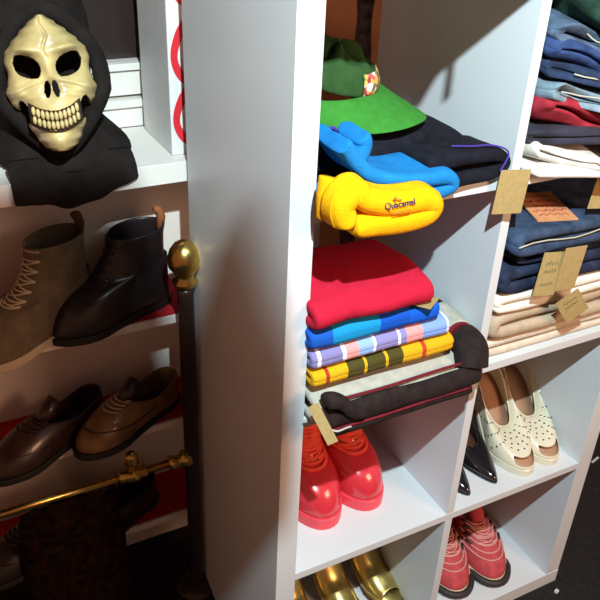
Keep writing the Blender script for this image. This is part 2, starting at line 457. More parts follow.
# red trainers
TR = mat('red_suede', hx('b8444a'), 0.9, var=0.1, scale=60, bump=.6)
TRT = mat('pink_stitching', hx('cf9088'), 0.8)
TRS = mat('cream_rubber', hx('cfc09c'), 0.7)
TRB = mat('black_rubber_toe', hx('2b2526'), 0.6)
def trainer(label, loc, rz):
    t = thing('trainer', label, 'shoe', loc, rz, 'pair of red trainers')
    zq = lambda q: interp([(0, .070), (.3, .052), (.60, .062)], q)
    rings = shoe(t, .285, .104, TR, TRS, .01, .58, .034, zq, sole=.020, toe_p=2.5, b=.78, insole=TRT, soleoff=.004)
    # black toe bumper
    o = outline(.285, .104, 40, 2.5, 2.6, 0, .006); gs = []
    pts = [(p.x, p.y, .013) for i, p in enumerate(o) if abs(i - 20) <= 6]
    obj('toe_guard', *tube_g(pts, [.004] + [.0088] * (len(pts) - 2) + [.004], 8), TRB, t)
    for i in range(5):
        v, f = band_on(rings, 3.4 + .95 * i, 9 - .6 * i, .0022, .001, 16, bow=.25); obj('stitched_band', v, f, TRT, t)
    for k in (4.6, 5.6, 6.6, 7.5):
        for sg in (1, -1):
            p, nn = surf(rings, k, 20 + sg * 6.0); q, _ = surf(rings, k, 20 + sg * 4.6)
            obj('eyelet', *tube_g([p + nn * .002, q + nn * .002], .0032, 6), TRB, t)
    obj('tongue', *tube_g([(.165, 0, .082), (.14, 0, .095), (.115, 0, .115)], [.016, .02, .018], 10), TR, t)
    laces_on(t, TRT, rings, 5.2, 7.8, 4, 4.2, .0018)
    return t
trainer('red suede lace-up trainer nearer the middle divider', (.560, .318, .0386), math.radians(-103))
trainer('red suede lace-up trainer standing free on the bottom shelf', (.660, .306, .0386), math.radians(-103))

# gold shoes
GOLD = mat('gold_leather', (0.60, 0.47, 0.16), 0.30, 0.9, var=0.1, scale=30)
GOLI = mat('dark_brown_lining', hx('4a3020'), 0.7)
def gold_shoe(label, loc, rz):
    t = thing('gold_mule', label, 'shoe', loc, rz, 'gold shoes on the bottom shelf')
    L, W, H = .245, .084, .095
    def h0(x):
        s = min(1, max(0, (x - .12) / .55)); s = s * s * (3 - 2 * s); return H * (1 - s)
    N = 40
    o = outline(L, W, N, 2.2, 2.6); V = []; F = []
    for dz in (0, .007):
        for p in o: V.append((p.x, p.y, dz + h0(min(1, max(0, p.x / L)))))
    for i in range(N): F.append((i, (i + 1) % N, N + (i + 1) % N, N + i))
    for base in (0, N):
        for i in range(N // 2):
            a, b = i, (N - i) % N; c, d = i + 1, (N - i - 1) % N
            F.append(tuple(base + k for k in ((a, c, d) if a == b else (a, c, b) if c == d else (a, c, d, b))))
    obj('sole', V, F, GOLI, t, smooth=False)
    # broad gold band over the foot
    V, F = [], []; n, m = 14, 12
    for j in range(m + 1):
        x = .105 + .105 * j / m; hw = .036 if x < .16 else .037 - (x - .16) * .18; zt = interp([(.1, .062), (.16, .046), (.21, .028)], x)
        for i in range(n + 1):
            a = PI * i / n; V.append((x - .006 * math.sin(a), hw * math.cos(a) * (1.02), h0(x / L) * 1.0 + .006 + zt * math.sin(a) ** .8))
    for j in range(m):
        for i in range(n): F.append((j * (n + 1) + i, j * (n + 1) + i + 1, (j + 1) * (n + 1) + i + 1, (j + 1) * (n + 1) + i))
    obj('band', V, F, GOLD, t, solid=.003, sub=1)
    V, F = [], []
    for p in outline(L, W, N, 2.2, 2.6, 0, -.005): V.append((p.x, p.y, .0085 + h0(min(1, max(0, p.x / L)))))
    for i in range(N // 2):
        a, b = i, (N - i) % N; c, d = i + 1, (N - i - 1) % N
        F.append((a, c, d) if a == b else (a, c, b) if c == d else (a, c, d, b))
    obj('insole', V, F, GOLD, t, solid=.002)
    V, F = lathe_g([(.010, 0), (.011, .02), (.015, .05), (.024, H + .002)], 14, (.03, 0, 0)); obj('heel', V, F, GOLD, t)
    return t
gold_shoe('gold heeled shoe beside the left side panel', (.118, .300, .0386), math.radians(-86))
gold_shoe('gold heeled shoe in the middle of the three', (.222, .305, .0386), math.radians(-84))
gold_shoe('gold heeled shoe nearest the middle divider', (.318, .305, .0386), math.radians(-82))

# leather shoes and boots on the rack
SUED = mat('grey_brown_suede', hx('625340'), 0.95, var=0.12, scale=40, bump=.6)
SUEI = mat('brown_lining', hx('4a3526'), 0.9)
CREPE = mat('crepe_sole', hx('b3a084'), 0.8)
BLKL = mat('black_leather', hx('241d1e'), 0.32, var=0.15, scale=20, coat=.15)
BRWL = mat('brown_leather', hx('7a5a34'), 0.35, var=0.2, scale=25, coat=.3)
DKBL = mat('dark_brown_leather', hx('33201a'), 0.35, var=0.2, scale=25, coat=.2)
LACE = mat('pale_lace', hx('b9a88c'), 0.9)
def rack_boot(name, label, loc, rz, L, W, mu, ms, ml, mi, sh, hgt, tab=True, group='shoes on the wall rack'):
    t = thing(name, label, 'boot', loc, rz)
    zq = lambda q: .062 + .03 * (1 - q)
    k = hgt
    shaft = [(.10, .076, .072, .036, .010), (.125, .068, .062, .035, .008), (.125 + (k - .125) * .5, .064, .058, .037, .004), (k, .062, .058, .040, -.002)]
    rings = shoe(t, L, W, mu, ms, .0, .62, .036, zq, sole=sh, toe_p=2.8, shaft=shaft, b=.97, insole=mi, soleoff=.004)
    laces_on(t, ml, rings, 7.6, 11.7, 7, 4.0, .0017)
    if tab: obj('pull_tab', *tube_g([(.008, 0, k - .02), (.004, 0, k + .006), (.010, 0, k + .022), (.018, 0, k + .024)], [.008, .009, .009, .006], 8), mi, t)
    return t
rack_boot('suede_boot', 'grey-brown suede lace-up boot with pale sole', (-.172, .482, .7255), math.radians(205), .275, .104, SUED, CREPE, LACE, SUEI, .016, .185)
rack_boot('ankle_boot', 'black leather ankle boot with brown lining under the white board', (-.020, .482, .7255), math.radians(198), .258, .102, BLKL, mat('black_sole', hx('17130f'), .7), BLKL, mat('orange_brown_lining', hx('96552c'), .8), .014, .170)
def derby(label, loc, rz, mu, m2, ml, L=.262):
    t = thing('leather_shoe', label, 'shoe', loc, rz)
    zq = lambda q: interp([(0, .062), (.3, .046), (.56, .062)], q)
    rings = shoe(t, L, .094, [mu], mat('black_sole', hx('17130f'), .7), .01, .56, .034, zq, sole=.014, toe_p=2.6, b=.82, insole=SUEI, soleoff=.005)
    obj('tongue', *tube_g([(.150, 0, .072), (.13, 0, .082), (.105, 0, .100)], [.010, .017, .016], 10), m2, t)
    gs = [band_on(rings, 6.2 + .5 * i, 3.2, .0020, .002) for i in range(5)]
    for v, f in gs: obj('lace', v, f, ml, t)
    v, f = band_on(rings, 3.6, 12, .0014, .0008, 20, bow=-.6); obj('seam', v, f, m2, t)
    return t
derby('worn brown leather lace-up shoe above the brass rail', (-.012, .482, .4715), math.radians(205), BRWL, DKBL, LACE)
derby('dark brown leather shoe left of the worn brown one', (-.172, .488, .4715), math.radians(206), DKBL, DKBL, DKBL, .27)
derby('black leather shoe on the lowest rack shelf, nearer the dark post', (-.075, .482, .2055), math.radians(204), BLKL, BLKL, BLKL)
derby('black leather shoe on the lowest rack shelf, at the frame edge', (-.235, .482, .2055), math.radians(204), BLKL, BLKL, BLKL)

# ------------------------------------------------------------ brass clothes rail
r = thing('brass_rail_stand', 'dark post with brass finial carrying a horizontal brass rail', 'rail', (-.022, .362, 0))
obj('post', *lathe_g([(.018, 0), (.018, .01), (.0155, .02), (.0155, .79), (.017, .80), (.014, .81)], 20), DARKM, r)
obj('base', *lathe_g([(.05, 0), (.05, .006), (.03, .016), (.014, .022)], 24, (0, 0, .0001)), DARKM, r)
obj('finial', *lathe_g([(.012, .808), (.020, .812), (.024, .822), (.016, .830), (.019, .838), (.029, .852), (.031, .868), (.026, .884), (.017, .897), (.006, .903)], 28), BRASS, r)
obj('rail', *tube_g([(-.75, 0, .398), (-.008, 0, .398)], .0085, 16), BRASS, r)
obj('end_collar', *lathe_g([(.010, -.052), (.0155, -.050), (.0155, -.040), (.012, -.036), (.012, -.026), (.019, -.022), (.019, -.006), (.012, -.002)], 24, (0, 0, .398), 'X'), BRASS, r)
obj('joint', *lathe_g([(.009, -.158), (.014, -.155), (.014, -.142), (.017, -.138), (.017, -.118), (.013, -.114), (.013, -.100), (.009, -.097)], 24, (0, 0, .398), 'X'), BRASS, r)
obj('joint_knob', *lathe_g([(.010, 0.0), (.012, .018), (.016, .022), (.012, .028), (.014, .036), (.010, .044), (.004, .048)], 20, (-.128, 0, .410)), BRASS, r)
# dark fluffy garment hanging behind the rail
FUR = mat('dark_brown_fur', hx('1c100a'), 1.0, var=0.4, scale=60, bump=1, bscale=200, spec=.05)
def fur(name, label, x0, x1, yc, z0, z1, th, seed):
    V, F = [], []; n, m = 28, 20
    for j in range(m + 1):
        z = z1 + (z0 - z1) * j / m
        for i in range(n):
            a = 2 * PI * i / n; cx = (x0 + x1) / 2; rx = (x1 - x0) / 2 * (.8 + .2 * j / m); sy = th * (0.12 if j == 0 else min(1, .4 + j / m))
            v = Vector((cx + rx * math.cos(a), yc + sy * math.sin(a), z)); v += noise.noise_vector(v * 30 + Vector((seed, 0, 0))) * .010
            V.append(v)
    for j in range(m):
        for i in range(n): F.append((j * n + i, j * n + (i + 1) % n, (j + 1) * n + (i + 1) % n, (j + 1) * n + i))
    F.append(tuple(range(n))); F.append(tuple(m * n + i for i in range(n - 1, -1, -1)))
    return tag(obj(name, V, F, FUR, sub=1), label, 'clothing')
fur('fur_garment', 'dark brown fur garment hanging from the brass rail', -.40, -.165, .3585, .06, .386, .028, 1)

# dark carved post behind the unit
dp = thing('carved_post', 'dark carved post standing behind the open shelf unit', 'post', (.384, .46, 0))
obj('shaft', *lathe_g([(.015, 0), (.015, .06)] + [(.0165 + .0025 * math.sin(i * 1.3), .06 + i * .025) for i in range(1, 66)] + [(.014, 1.72), (.004, 1.74)], 16), mat('dark_carved_wood', hx('55494a'), .6, var=.5, scale=70, bump=1, bscale=90), dp)
obj('foot', *box_g(-.03, .03, -.03, .03, 0, .03), DARKM, dp, smooth=False, bevel=.003)

# base height of the unseen coat and tags, added to shade the upper compartment
TOPZ = 1.472
# ------------------------------------------------------------ skull mask in a black hood, on the white board
SK = thing('skull_mask', 'bone coloured grinning skull mask in a black cloth hood on the white board', 'mask', (-.212, .50, 1.0345))
def face_mesh():
    H0, H1 = -.104, .104           # chin to crown (mask half height)
    nx, ny = 110, 150; V = {}; verts = []; faces = []
    hwt = [(-1.0, .017), (-.93, .028), (-.8, .036), (-.6, .046), (-.4, .055), (-.22, .067), (-.08, .072), (.04, .067), (.2, .064), (.36, .067), (.5, .064), (.64, .052), (.78, .037), (.9, .022), (1.0, .008)]
    def G(x, y, cx, cy, sx, sy): return math.exp(-(((x - cx) / sx) ** 2 + ((y - cy) / sy) ** 2))
    def depth(x, y, hw):
        n = min(1, abs(x) / hw); d = .062 * (1 - n ** 2.3) ** .62 * (1 - .25 * abs(y / .104) ** 3)
        for s in (1, -1):
            d -= .022 * G(x, y, s * .032, .030, .021, .018)           # sockets
            d += .012 * G(x, y - s * 0, s * .034, .054 + .2 * (s * x - .03), .022, .007)    # brow ridge
            d += .012 * G(x, y, s * .056, -.006, .014, .012)           # cheek bone
            d -= .010 * G(x, y, s * .046, -.045, .012, .018)           # cheek hollow
            d -= .006 * G(x, y, s * .058, .062, .012, .014)            # temple
            d += .0025 * G(x, y, s * .034, .003 - .3 * (s * x - .03), .020, .003) - .003 * G(x, y, s * .034, -.004 - .3 * (s * x - .03), .020, .003)
            d += .002 * G(x, y, s * .028, -.018 - .2 * (s * x - .03), .018, .003)
        d += .007 * G(x, y, 0, .026, .008, .016)                       # nasal bridge
        d -= .012 * G(x, y, 0, -.004, .012, .012)                      # nose
        d += .013 * G(x, y, 0, -.050, .036, .022)                      # jaw block behind teeth
        d += .010 * G(x, y, 0, -.090, .024, .016)                      # chin
        d -= .004 * G(x, y, 0, -.074, .030, .006)
        d -= .0035 * G(x + .004 * math.sin(y * 150), y, 0, .07, .0022, .035) # crack
        d += .004 * G(x, y, 0, .06, .04, .03)
        d += .0016 * noise.noise(Vector((x * 60, y * 60, 3)))
        return d
    for j in range(ny + 1):
        t = j / ny; y = H0 + (H1 - H0) * t; hw = interp(hwt, y / .104)
        for i in range(nx + 1):
            x = (2 * i / nx - 1) * hw; verts.append(Vector((x, -depth(x, y, hw), y)))
    def hole(x, y):
        for s in (1, -1):
            X, Y = (x - s * .0325) / .0205, (y - .029 - (s * x - .032) * .30) / .0165
            if abs(X) ** 2.6 + abs(Y) ** 2.6 < 1: return True
            X, Y = (x - s * .0062) / .0048, (y + .0065) / .0125
            X += Y * .25 * s
            if X * X + Y * Y < 1: return True
            X, Y = (x - s * .047) / .0085, (y + .040) / .019
            X -= Y * .3 * s
            if X * X + Y * Y < 1: return True
        # mouth slot
        yy = y + .0545 - (x / .036) ** 2 * .012
        if abs(x) < .040 and abs(yy) < .0155: return True
        return False
    for j in range(ny):
        for i in range(nx):
            a = j * (nx + 1) + i; q = (a, a + 1, a + nx + 2, a + nx + 1)
            c = (verts[q[0]] + verts[q[2]]) / 2
            if not hole(c.x, c.z): faces.append(q)
    return verts, faces, depth
fv, ff, fdepth = face_mesh()
FO = Vector((0.006, -.075, .146)); TILT = Matrix.Translation(FO) @ Euler((math.radians(-14), math.radians(-3), math.radians(-10))).to_matrix().to_4x4() @ Matrix.Scale(0.96, 4)
fo = obj('face', [TILT @ v for v in fv], ff, BONE, SK, solid=.003, offset=-1)
md = fo.modifiers.new('soften', 'SMOOTH'); md.factor = .5; md.iterations = 3
fo.modifiers.move(1, 0)
def teeth(name, y0, hgt, up):
    gs = []
    for i in range(-5, 6):
        x = i * .0066; yy = y0 + (x / .036) ** 2 * .012; d = -(.0585 + .010 - 11 * x * x)
        V, F = [], []
        for a in range(7):
            for b in range(8):
                ph = -PI / 2 + PI * a / 6; th = 2 * PI * b / 8
                V.append(TILT @ Vector((x + .0034 * math.cos(ph) * math.cos(th), d + .004 * math.cos(ph) * math.sin(th), yy + hgt * math.sin(ph))))
        for a in range(6):
            for b in range(8): F.append((a * 8 + b, a * 8 + (b + 1) % 8, (a + 1) * 8 + (b + 1) % 8, (a + 1) * 8 + b))
        gs.append((V, F))
    for v, f in gs: obj(name, v, f, BONE, fo)
teeth('upper_tooth', -.0475, .0072, True); teeth('lower_tooth', -.0615, .0068, False)
# gum plate behind the teeth and dark lining behind the eye holes
GUM = mat('dark_gum', hx('3a2416'), .8)
V, F = [], []
for j in range(7):
    for i in range(15):
        x = -.040 + .080 * i / 14; y = -.073 + .040 * j / 6; V.append(TILT @ Vector((x, -(.062 - 11 * x * x), y + (x / .036) ** 2 * .012)))
for j in range(6):
    for i in range(14): F.append((j * 15 + i, j * 15 + i + 1, (j + 1) * 15 + i + 1, (j + 1) * 15 + i))
obj('gum', V, F, GUM, fo, solid=.002)
# hood: head, neck and shoulders of cloth
HB = []
prof = [  # z, half width, half depth, centre x, centre y
    (.002, .112, .082, .026, -.022), (.010, .115, .084, .028, -.022), (.026, .110, .074, .028, -.014), (.045, .098, .058, .024, -.006), (.070, .080, .044, .010, .004),
    (.100, .082, .046, .004, .004), (.140, .088, .050, .002, .004), (.180, .090, .052, .002, .004), (.230, .092, .052, -.002, .004), (.280, .084, .048, -.006, .004), (.310, .060, .038, -.008, .004), (.325, .030, .020, -.008, .004), (.330, .004, .004, -.008, .004)]
V, F = [], []; n = 44
for (z, a, b, cx, cy) in prof:
    for i in range(n):
        th = 2 * PI * i / n; v = Vector((cx + a * math.cos(th) * (1 + .03 * math.sin(5 * th)), cy + b * math.sin(th), z))
        v += noise.noise_vector(v * 22) * .006 * (1 if .004 < z else 0)
        V.append(v)
for j in range(len(prof) - 1):
    for i in range(n): F.append((j * n + i, j * n + (i + 1) % n, (j + 1) * n + (i + 1) % n, (j + 1) * n + i))
F.append(tuple(range(n))); F.append(tuple((len(prof) - 1) * n + i for i in range(n - 1, -1, -1)))
hood = obj('hood', V, F, BLACKC, SK, sub=1)
# rolled hood edge round the face
pts = []
for k in range(40):
    a = 2 * PI * k / 40; y = .112 * math.sin(a); hw = .082 if y > -.02 else .082 - (-.02 - y) * .42
    pts.append(TILT @ Vector((hw * math.cos(a) * (1 if y < .03 else 1 - (y - .03) * 2.2), .012, y + .004)))
obj('hood_edge', *tube_g(pts, .014, 10, closed=True), BLACKC, SK)
# cloth falling over the front edge of the board
fl = []
for i in range(25):
    x = -.080 + .206 * i / 24
    drop = interp([(-.08, .030), (-.03, .034), (.005, .048), (.05, .040), (.10, .020), (.126, .010)], x)
    row = [(x, -.070, .030), (x, -.096, .012), (x, -.104, .002), (x, -.106, -.012), (x + .001, -.106, -.004 - drop * .7), (x, -.105, -.006 - drop)]
    fl.append([Vector(p) + Vector((0, -abs(noise.noise(Vector((x * 40, 0, q)))) * .004, 0)) for q, p in enumerate(row)])
V = [p for row in fl for p in row]; F = [(i * 6 + k, i * 6 + k + 1, (i + 1) * 6 + k + 1, (i + 1) * 6 + k) for i in range(24) for k in range(5)]
obj('hood_hem', V, F, BLACKC, SK, solid=.003, sub=1)

# ------------------------------------------------------------ white sign box with red swirls
sb = thing('sign_box', 'white box with red swirling letters standing on the board behind the side panel', 'box', (.085, .52, 1.0345))
WB = mat('white_card', hx('d9d7d4'), .5, var=.02)
RED = mat('red_print', hx('d02530'), .5, var=.02)
obj('case', *box_g(-.096, .09, -.085, .075, 0, .42), WB, sb, smooth=False, bevel=.002)
def swirl(z, sgn, hgt):
    P = []
    outer = [(-.054, z + hgt), (-.078, z + hgt * .80), (-.091, z + hgt * .52), (-.089, z + hgt * .28), (-.074, z + hgt * .08), (-.05, z)]
    inner = [(-.05, z + hgt * .86), (-.066, z + hgt * .72), (-.078, z + hgt * .5), (-.078, z + hgt * .34), (-.066, z + hgt * .2), (-.046, z + hgt * .30)]
    V, F = [], []; a = smoothpath([(x, q, 0) for x, q in outer], 5); b = smoothpath([(x, q, 0) for x, q in inner], 5)
    for p, q in zip(a, b): V += [(p.x, -.0862, p.y), (q.x, -.0862, q.y)]
    for i in range(len(a) - 1): F.append((2 * i, 2 * i + 1, 2 * i + 3, 2 * i + 2))
    return V, F
gs = [swirl(.118, 1, .125), swirl(.012, 1, .120), swirl(.245, 1, .12)]
for zc in (.060, .165):
    V = [(-.070, -.0862, zc + .030), (-.052, -.0862, zc + .048), (-.03, -.0862, zc + .050), (-.03, -.0862, zc - .045), (-.046, -.0862, zc - .025), (-.056, -.0862, zc + .004)]
    gs.append((V, [(0, 1, 2, 5), (2, 3, 4, 5)]))
v, f = join_g(gs); obj('red_lettering', v, f, RED, sb, smooth=False)

# ------------------------------------------------------------ price tags
INK = mat('green_ink', hx('4a5a40'), .7)
def price_tag(label, c, wd, ht, rot=(0, 0, 0), ink=0, group=None):
    """thin card centred at c, standing in the xz plane before rotation"""
    t = thing('price_tag', label, 'tag', c); t.rotation_euler = rot
    if group: t['group'] = group
    g = box_g(-wd / 2, wd / 2, -.0004, .0004, -ht / 2, ht / 2)
    obj('card', *g, KRAFT, t, smooth=False)
    if ink:
        gs = []
        rnd = random.Random(int(c[0] * 1000))
        for k, zz in enumerate((.24, .06, -.24)[:ink]):
            pts = []
            for q in range(9): pts.append(((-.28 + .07 * q) * wd, -.0008, (zz + (.05 if q % 2 else -.03) * rnd.uniform(.5, 1.4)) * ht))
            gs.append(tube_g(pts, .0005, 4))
        v, f = join_g(gs); obj('handwriting', v, f, INK, t, smooth=False)
    return t

# ------------------------------------------------------------ folded clothes
def garment(name, label, cat, gs, m, group=None, sub=1):
    """one folded garment: its layers are one mesh, origin moved to its base centre"""
    v, f = join_g(gs)
    o = obj(name, v, f, m, sub=sub)
    return tag(o, label, cat, group)

# --- upper left compartment (floor z 1.097)
F1 = 1.0975
navy = cloth('navy_knit', '15161f', var=.2)
PURP = cloth('purple_piping', '4a3690')
nv = thing('folded_trousers', 'folded black sports clothing with purple piping under the green cap', 'clothing', (.20, .10, F1))
def nadd(name, gs, m):
    v, f = join_g(gs); return obj(name, [Vector(p) - Vector((.20, .10, F1)) for p in v], f, m, nv, sub=1)
nadd('lower_layer', [ribbon_g([(.052, F1 + .012), (.16, F1 + .012), (.28, F1 + .012), (.352, F1 + .012)], .022, .022, .26, noi=.003, seed=1)], navy)
nadd('front_layer', [rotz(ribbon_g([(.23, F1 + .013), (.29, F1 + .014), (.335, F1 + .014), (.354, F1 + .026), (.335, F1 + .040), (.27, F1 + .044), (.20, F1 + .046)], .020, -.014, .07, noi=.003, seed=2), math.radians(4), (.3, .02, F1))], navy)
nadd('upper_layer', [ribbon_g([(.060, F1 + .040), (.10, F1 + .050), (.18, F1 + .046), (.26, F1 + .054), (.325, F1 + .042)], .034, .050, .25, noi=.005, seed=3)], navy)
nadd('purple_piping', [tube_g(smoothpath([(.335, -.017, F1 + .020), (.350, -.013, F1 + .046), (.325, -.006, F1 + .058), (.29, -.002, F1 + .060), (.26, .010, F1 + .060)], 5), .0016, 6)], PURP)
nadd('purple_bow', [tube_g(smoothpath([(.085, .062, F1 + .060), (.076, .060, F1 + .078), (.090, .056, F1 + .092), (.100, .058, F1 + .078), (.092, .060, F1 + .066)], 5), .0032, 6)], PURP)

blue = cloth('bright_blue_fleece', '1b76b8', var=.05)
garment('folded_blue_top', 'bright blue folded fleece lying behind the yellow one', 'clothing', [
    ribbon_g([(.050, F1 + .014), (.13, F1 + .013), (.20, F1 + .012), (.236, F1 + .018), (.230, F1 + .034), (.18, F1 + .036), (.13, F1 + .042), (.09, F1 + .062), (.066, F1 + .090), (.058, F1 + .098)], .022, -.040, .052, noi=.004, seed=4),
    ribbon_g([(.092, F1 + .066), (.100, F1 + .088), (.094, F1 + .100)], .024, -.020, .045, noi=.003, seed=5, nd=10)], blue)
yell = cloth('yellow_fleece', 'f0ab06', var=.03)
def ysag(v, dt):
    d = max(0, -.040 - v.y) * .8
    return Vector((v.x, v.y, v.z - d * (1 if v.z < F1 + .06 else .3)))
yt = thing('folded_yellow_top', 'bright yellow folded fleece with embroidered name hanging over the shelf edge', 'clothing', (.12, -.05, F1))
yv, yf = join_g([ribbon_g([(.050, F1 + .008), (.10, F1 + .004), (.135, F1 + .004), (.163, F1 + .008), (.172, F1 + .019), (.160, F1 + .029), (.13, F1 + .030), (.095, F1 + .034), (.066, F1 + .044), (.052, F1 + .054), (.040, F1 + .048), (.032, F1 + .034), (.042, F1 + .014)], .034, -.090, -.038, noi=.0035, seed=6, nd=12)])
obj('fleece', [Vector(p) - Vector((.12, -.05, F1)) for p in yv], yf, yell, yt, sub=1)
obj('rear_fold', *tube_g(smoothpath([(-.090, .01, .010), (-.092, .010, .04), (-.088, .012, .064)], 5), .011, 10), yell, yt)

def text(name, s, size, m, parent, M, ext=.0003):
    cu = bpy.data.curves.new(name, 'FONT'); cu.body = s; cu.size = size; cu.extrude = ext; cu.align_x = 'CENTER'; cu.align_y = 'CENTER'
    t = bpy.data.objects.new(name, cu); C.objects.link(t)
    dg = bpy.context.evaluated_depsgraph_get(); me = bpy.data.meshes.new_from_object(t.evaluated_get(dg))
    bpy.data.objects.remove(t); me.materials.clear(); me.materials.append(m)
    o = bpy.data.objects.new(name, me); C.objects.link(o); o.parent = parent; o.matrix_local = M
    return o
NAVYT = mat('navy_thread', hx('3a2c4a'), .8); ORT = mat('orange_thread', hx('d8742a'), .8)
TM = Matrix.Translation((-.002, -.0515, .0415)) @ Euler((math.radians(62), 0, math.radians(0))).to_matrix().to_4x4() @ Matrix.Shear('XZ', 4, (0.15, 0))
text('embroidered_name', 'Quacamal', .0115, NAVYT, yt, Matrix.Translation((-.012, -.0425, .0365)) @ Euler((math.radians(62), 0, 0)).to_matrix().to_4x4(), .0006)
obj('embroidered_line', *join_g([tube_g([(-.024, -.0448, .0265), (-.010, -.0452, .0268), (.004, -.0448, .0268)], .0008, 6)]), ORT, yt)
obj('embroidered_figure', *join_g([tube_g([(-.020, -.0430, .042), (-.023, -.0425, .045), (-.019, -.0420, .048)], .0012, 6), tube_g([(-.020, -.0425, .046), (-.015, -.0425, .043), (-.011, -.0425, .0425)], .0009, 6)]), ORT, yt)

# green cap
GR = cloth('green_cotton', '367c2d', var=.06); GR_SHADED = cloth('green_cotton_shaded', '2c4a26', var=.08)  # crown green is darkened to paint in the shade lying on it
cp = thing('baseball_cap', 'green cap with patterned badge lying on the folded dark clothes', 'hat', (.158, .185, F1 + .124), math.radians(-80))
cp.rotation_euler = Euler((0, math.radians(13), math.radians(-60)))
def cap_crown():
    V, F = [], []; n, m = 32, 9
    for j in range(m + 1):
        a = (PI / 2) * j / m
        for i in range(n):
            th = 2 * PI * i / n; r = .066 * math.cos(a) ** .75 if j < m else .001
            V.append((r * math.cos(th) * 1.08, r * math.sin(th) * .98, .044 * math.sin(a) ** .9 + .004 * noise.noise(Vector((th * 2, a * 3, 1))) * j))
    for j in range(m):
        for i in range(n): F.append((j * n + i, j * n + (i + 1) % n, (j + 1) * n + (i + 1) % n, (j + 1) * n + i))
    return V, F
obj('crown', *cap_crown(), GR_SHADED, cp, solid=.003, sub=1)
V, F = [], []; n, m = 24, 8
for j in range(m + 1):
    t = j / m
    for i in range(n + 1):
        a = -PI * .44 + PI * .88 * i / n
        r0x, r0y = .070, .074; x = r0x * math.cos(a) + t * .090 * math.cos(a) ** .7; y = r0y * math.sin(a) * (1 + .22 * t * abs(math.cos(a)) ** .3 + .02)
        V.append((x, y * 1.16, .003 - .14 * t * .09 - 4.2 * y * y * (.5 + .5 * t) + .006 * t))
for j in range(m):
    for i in range(n): F.append((j * (n + 1) + i, j * (n + 1) + i + 1, (j + 1) * (n + 1) + i + 1, (j + 1) * (n + 1) + i))
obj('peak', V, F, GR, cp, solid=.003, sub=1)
def badge_mat():
    m = bpy.data.materials.new('badge_print'); m.use_nodes = True; nt = m.node_tree; b = nt.nodes['Principled BSDF']; b.inputs['Roughness'].default_value = .9
    tc = nt.nodes.new('ShaderNodeTexCoord'); vo = nt.nodes.new('ShaderNodeTexVoronoi'); vo.inputs['Scale'].default_value = 120; nt.links.new(tc.outputs['Object'], vo.inputs['Vector'])
    sp = nt.nodes.new('ShaderNodeSeparateColor'); nt.links.new(vo.outputs['Color'], sp.inputs[0])
    r = nt.nodes.new('ShaderNodeValToRGB'); r.color_ramp.interpolation = 'CONSTANT'
    cols = ['8a3a2c', 'c9a04a', 'e8dcc8', '5a6a3a', 'd04a5a']
    r.color_ramp.elements[0].color = hx(cols[0]) + (1,); r.color_ramp.elements[1].position = .2; r.color_ramp.elements[1].color = hx(cols[1]) + (1,)
    for i, c in enumerate(cols[2:]): e = r.color_ramp.elements.new(.4 + .2 * i); e.color = hx(c) + (1,)
    nt.links.new(sp.outputs[0], r.inputs[0]); nt.links.new(r.outputs[0], b.inputs['Base Color']); return m
V, F = [], []
for j in range(7):
    for i in range(11):
        th = -.35 + 1.1 * i / 10; a = .05 + .62 * j / 6; r = .0685 * math.cos(a) ** .75
        V.append((r * math.cos(th) * 1.08, r * math.sin(th) * .98, .0465 * math.sin(a) ** .9))
for j in range(6):
    for i in range(10): F.append((j * 11 + i, j * 11 + i + 1, (j + 1) * 11 + i + 1, (j + 1) * 11 + i))
obj('badge', V, F, badge_mat(), cp, solid=.0015, offset=1)
obj('button', *lathe_g([(.006, .043), (.006, .047), (.002, .049)], 12), GR, cp)

# --- second row left: jumper stack (floor z .744)
F2 = .7445
jm = banded('striped_grey_jumper', 'Y', [(-.2, '241d20'), (-.012, '8a2a34'), (-.006, 'b5b3a6'), (.20, '8f95a0')], -.2, .5, wob=.002)
jt = thing('striped_jumper', 'grey jumper with black and burgundy bands, at the bottom of its stack', 'jumper', (.20, .10, F2))
def jadd(name, gs, m, sub=1):
    v, f = join_g(gs); return obj(name, [Vector(p) - Vector((.20, .10, F2)) for p in v], f, m, jt, sub=sub)
GREYK = cloth('grey_knit', 'b0aea2', var=.05); BLKK = cloth('black_knit', '28201f', var=.15); BURG = cloth('burgundy_knit', '6d1f2b')
BLGR = cloth('blue_grey_knit', '6f7f92')
# body: front fold (yz path) with black lower band
jadd('body', [ribbon_g([(.24, F2 + .010), (.10, F2 + .010), (-.006, F2 + .010), (-.030, F2 + .024), (-.012, F2 + .042), (.10, F2 + .048), (.24, F2 + .046)], .018, .042, .340, plane='yz', noi=.003, seed=11)], GREYK)
jadd('black_band', [ribbon_g([(-.036, F2 + .043), (-.045, F2 + .034), (-.047, F2 + .022), (-.043, F2 + .013)], .016, .038, .345, plane='yz', noi=.003, seed=12),
                    ribbon_g([(-.042, F2 + .005), (-.045, F2 - .001), (-.042, F2 - .006)], .013, .048, .335, plane='yz', noi=.003, seed=13)], BLKK)
jadd('burgundy_stripe', [tube_g([(x, -.035 - .002 * math.sin(x * 9), F2 + .0515 + .001 * math.sin(x * 30)) for x in [.05 + .028 * i for i in range(11)]], .0028, 6),
                         tube_g([(x, -.0505, F2 + .008 + .001 * math.sin(x * 30)) for x in [.05 + .028 * i for i in range(11)]], .0028, 6)], BURG)
def roll(pts, r, seed, seg=18):
    V, F = tube_g(smoothpath(pts, 5), r, seg); return [v + noise.noise_vector(v * 25 + Vector((seed, 0, 0))) * .004 for v in V], F
jadd('sleeve_cuff', [roll([(.332, -.034, F2 + .036), (.336, -.026, F2 + .048), (.341, -.014, F2 + .060), (.340, .012, F2 + .064)], .030, 1)], BLKK)
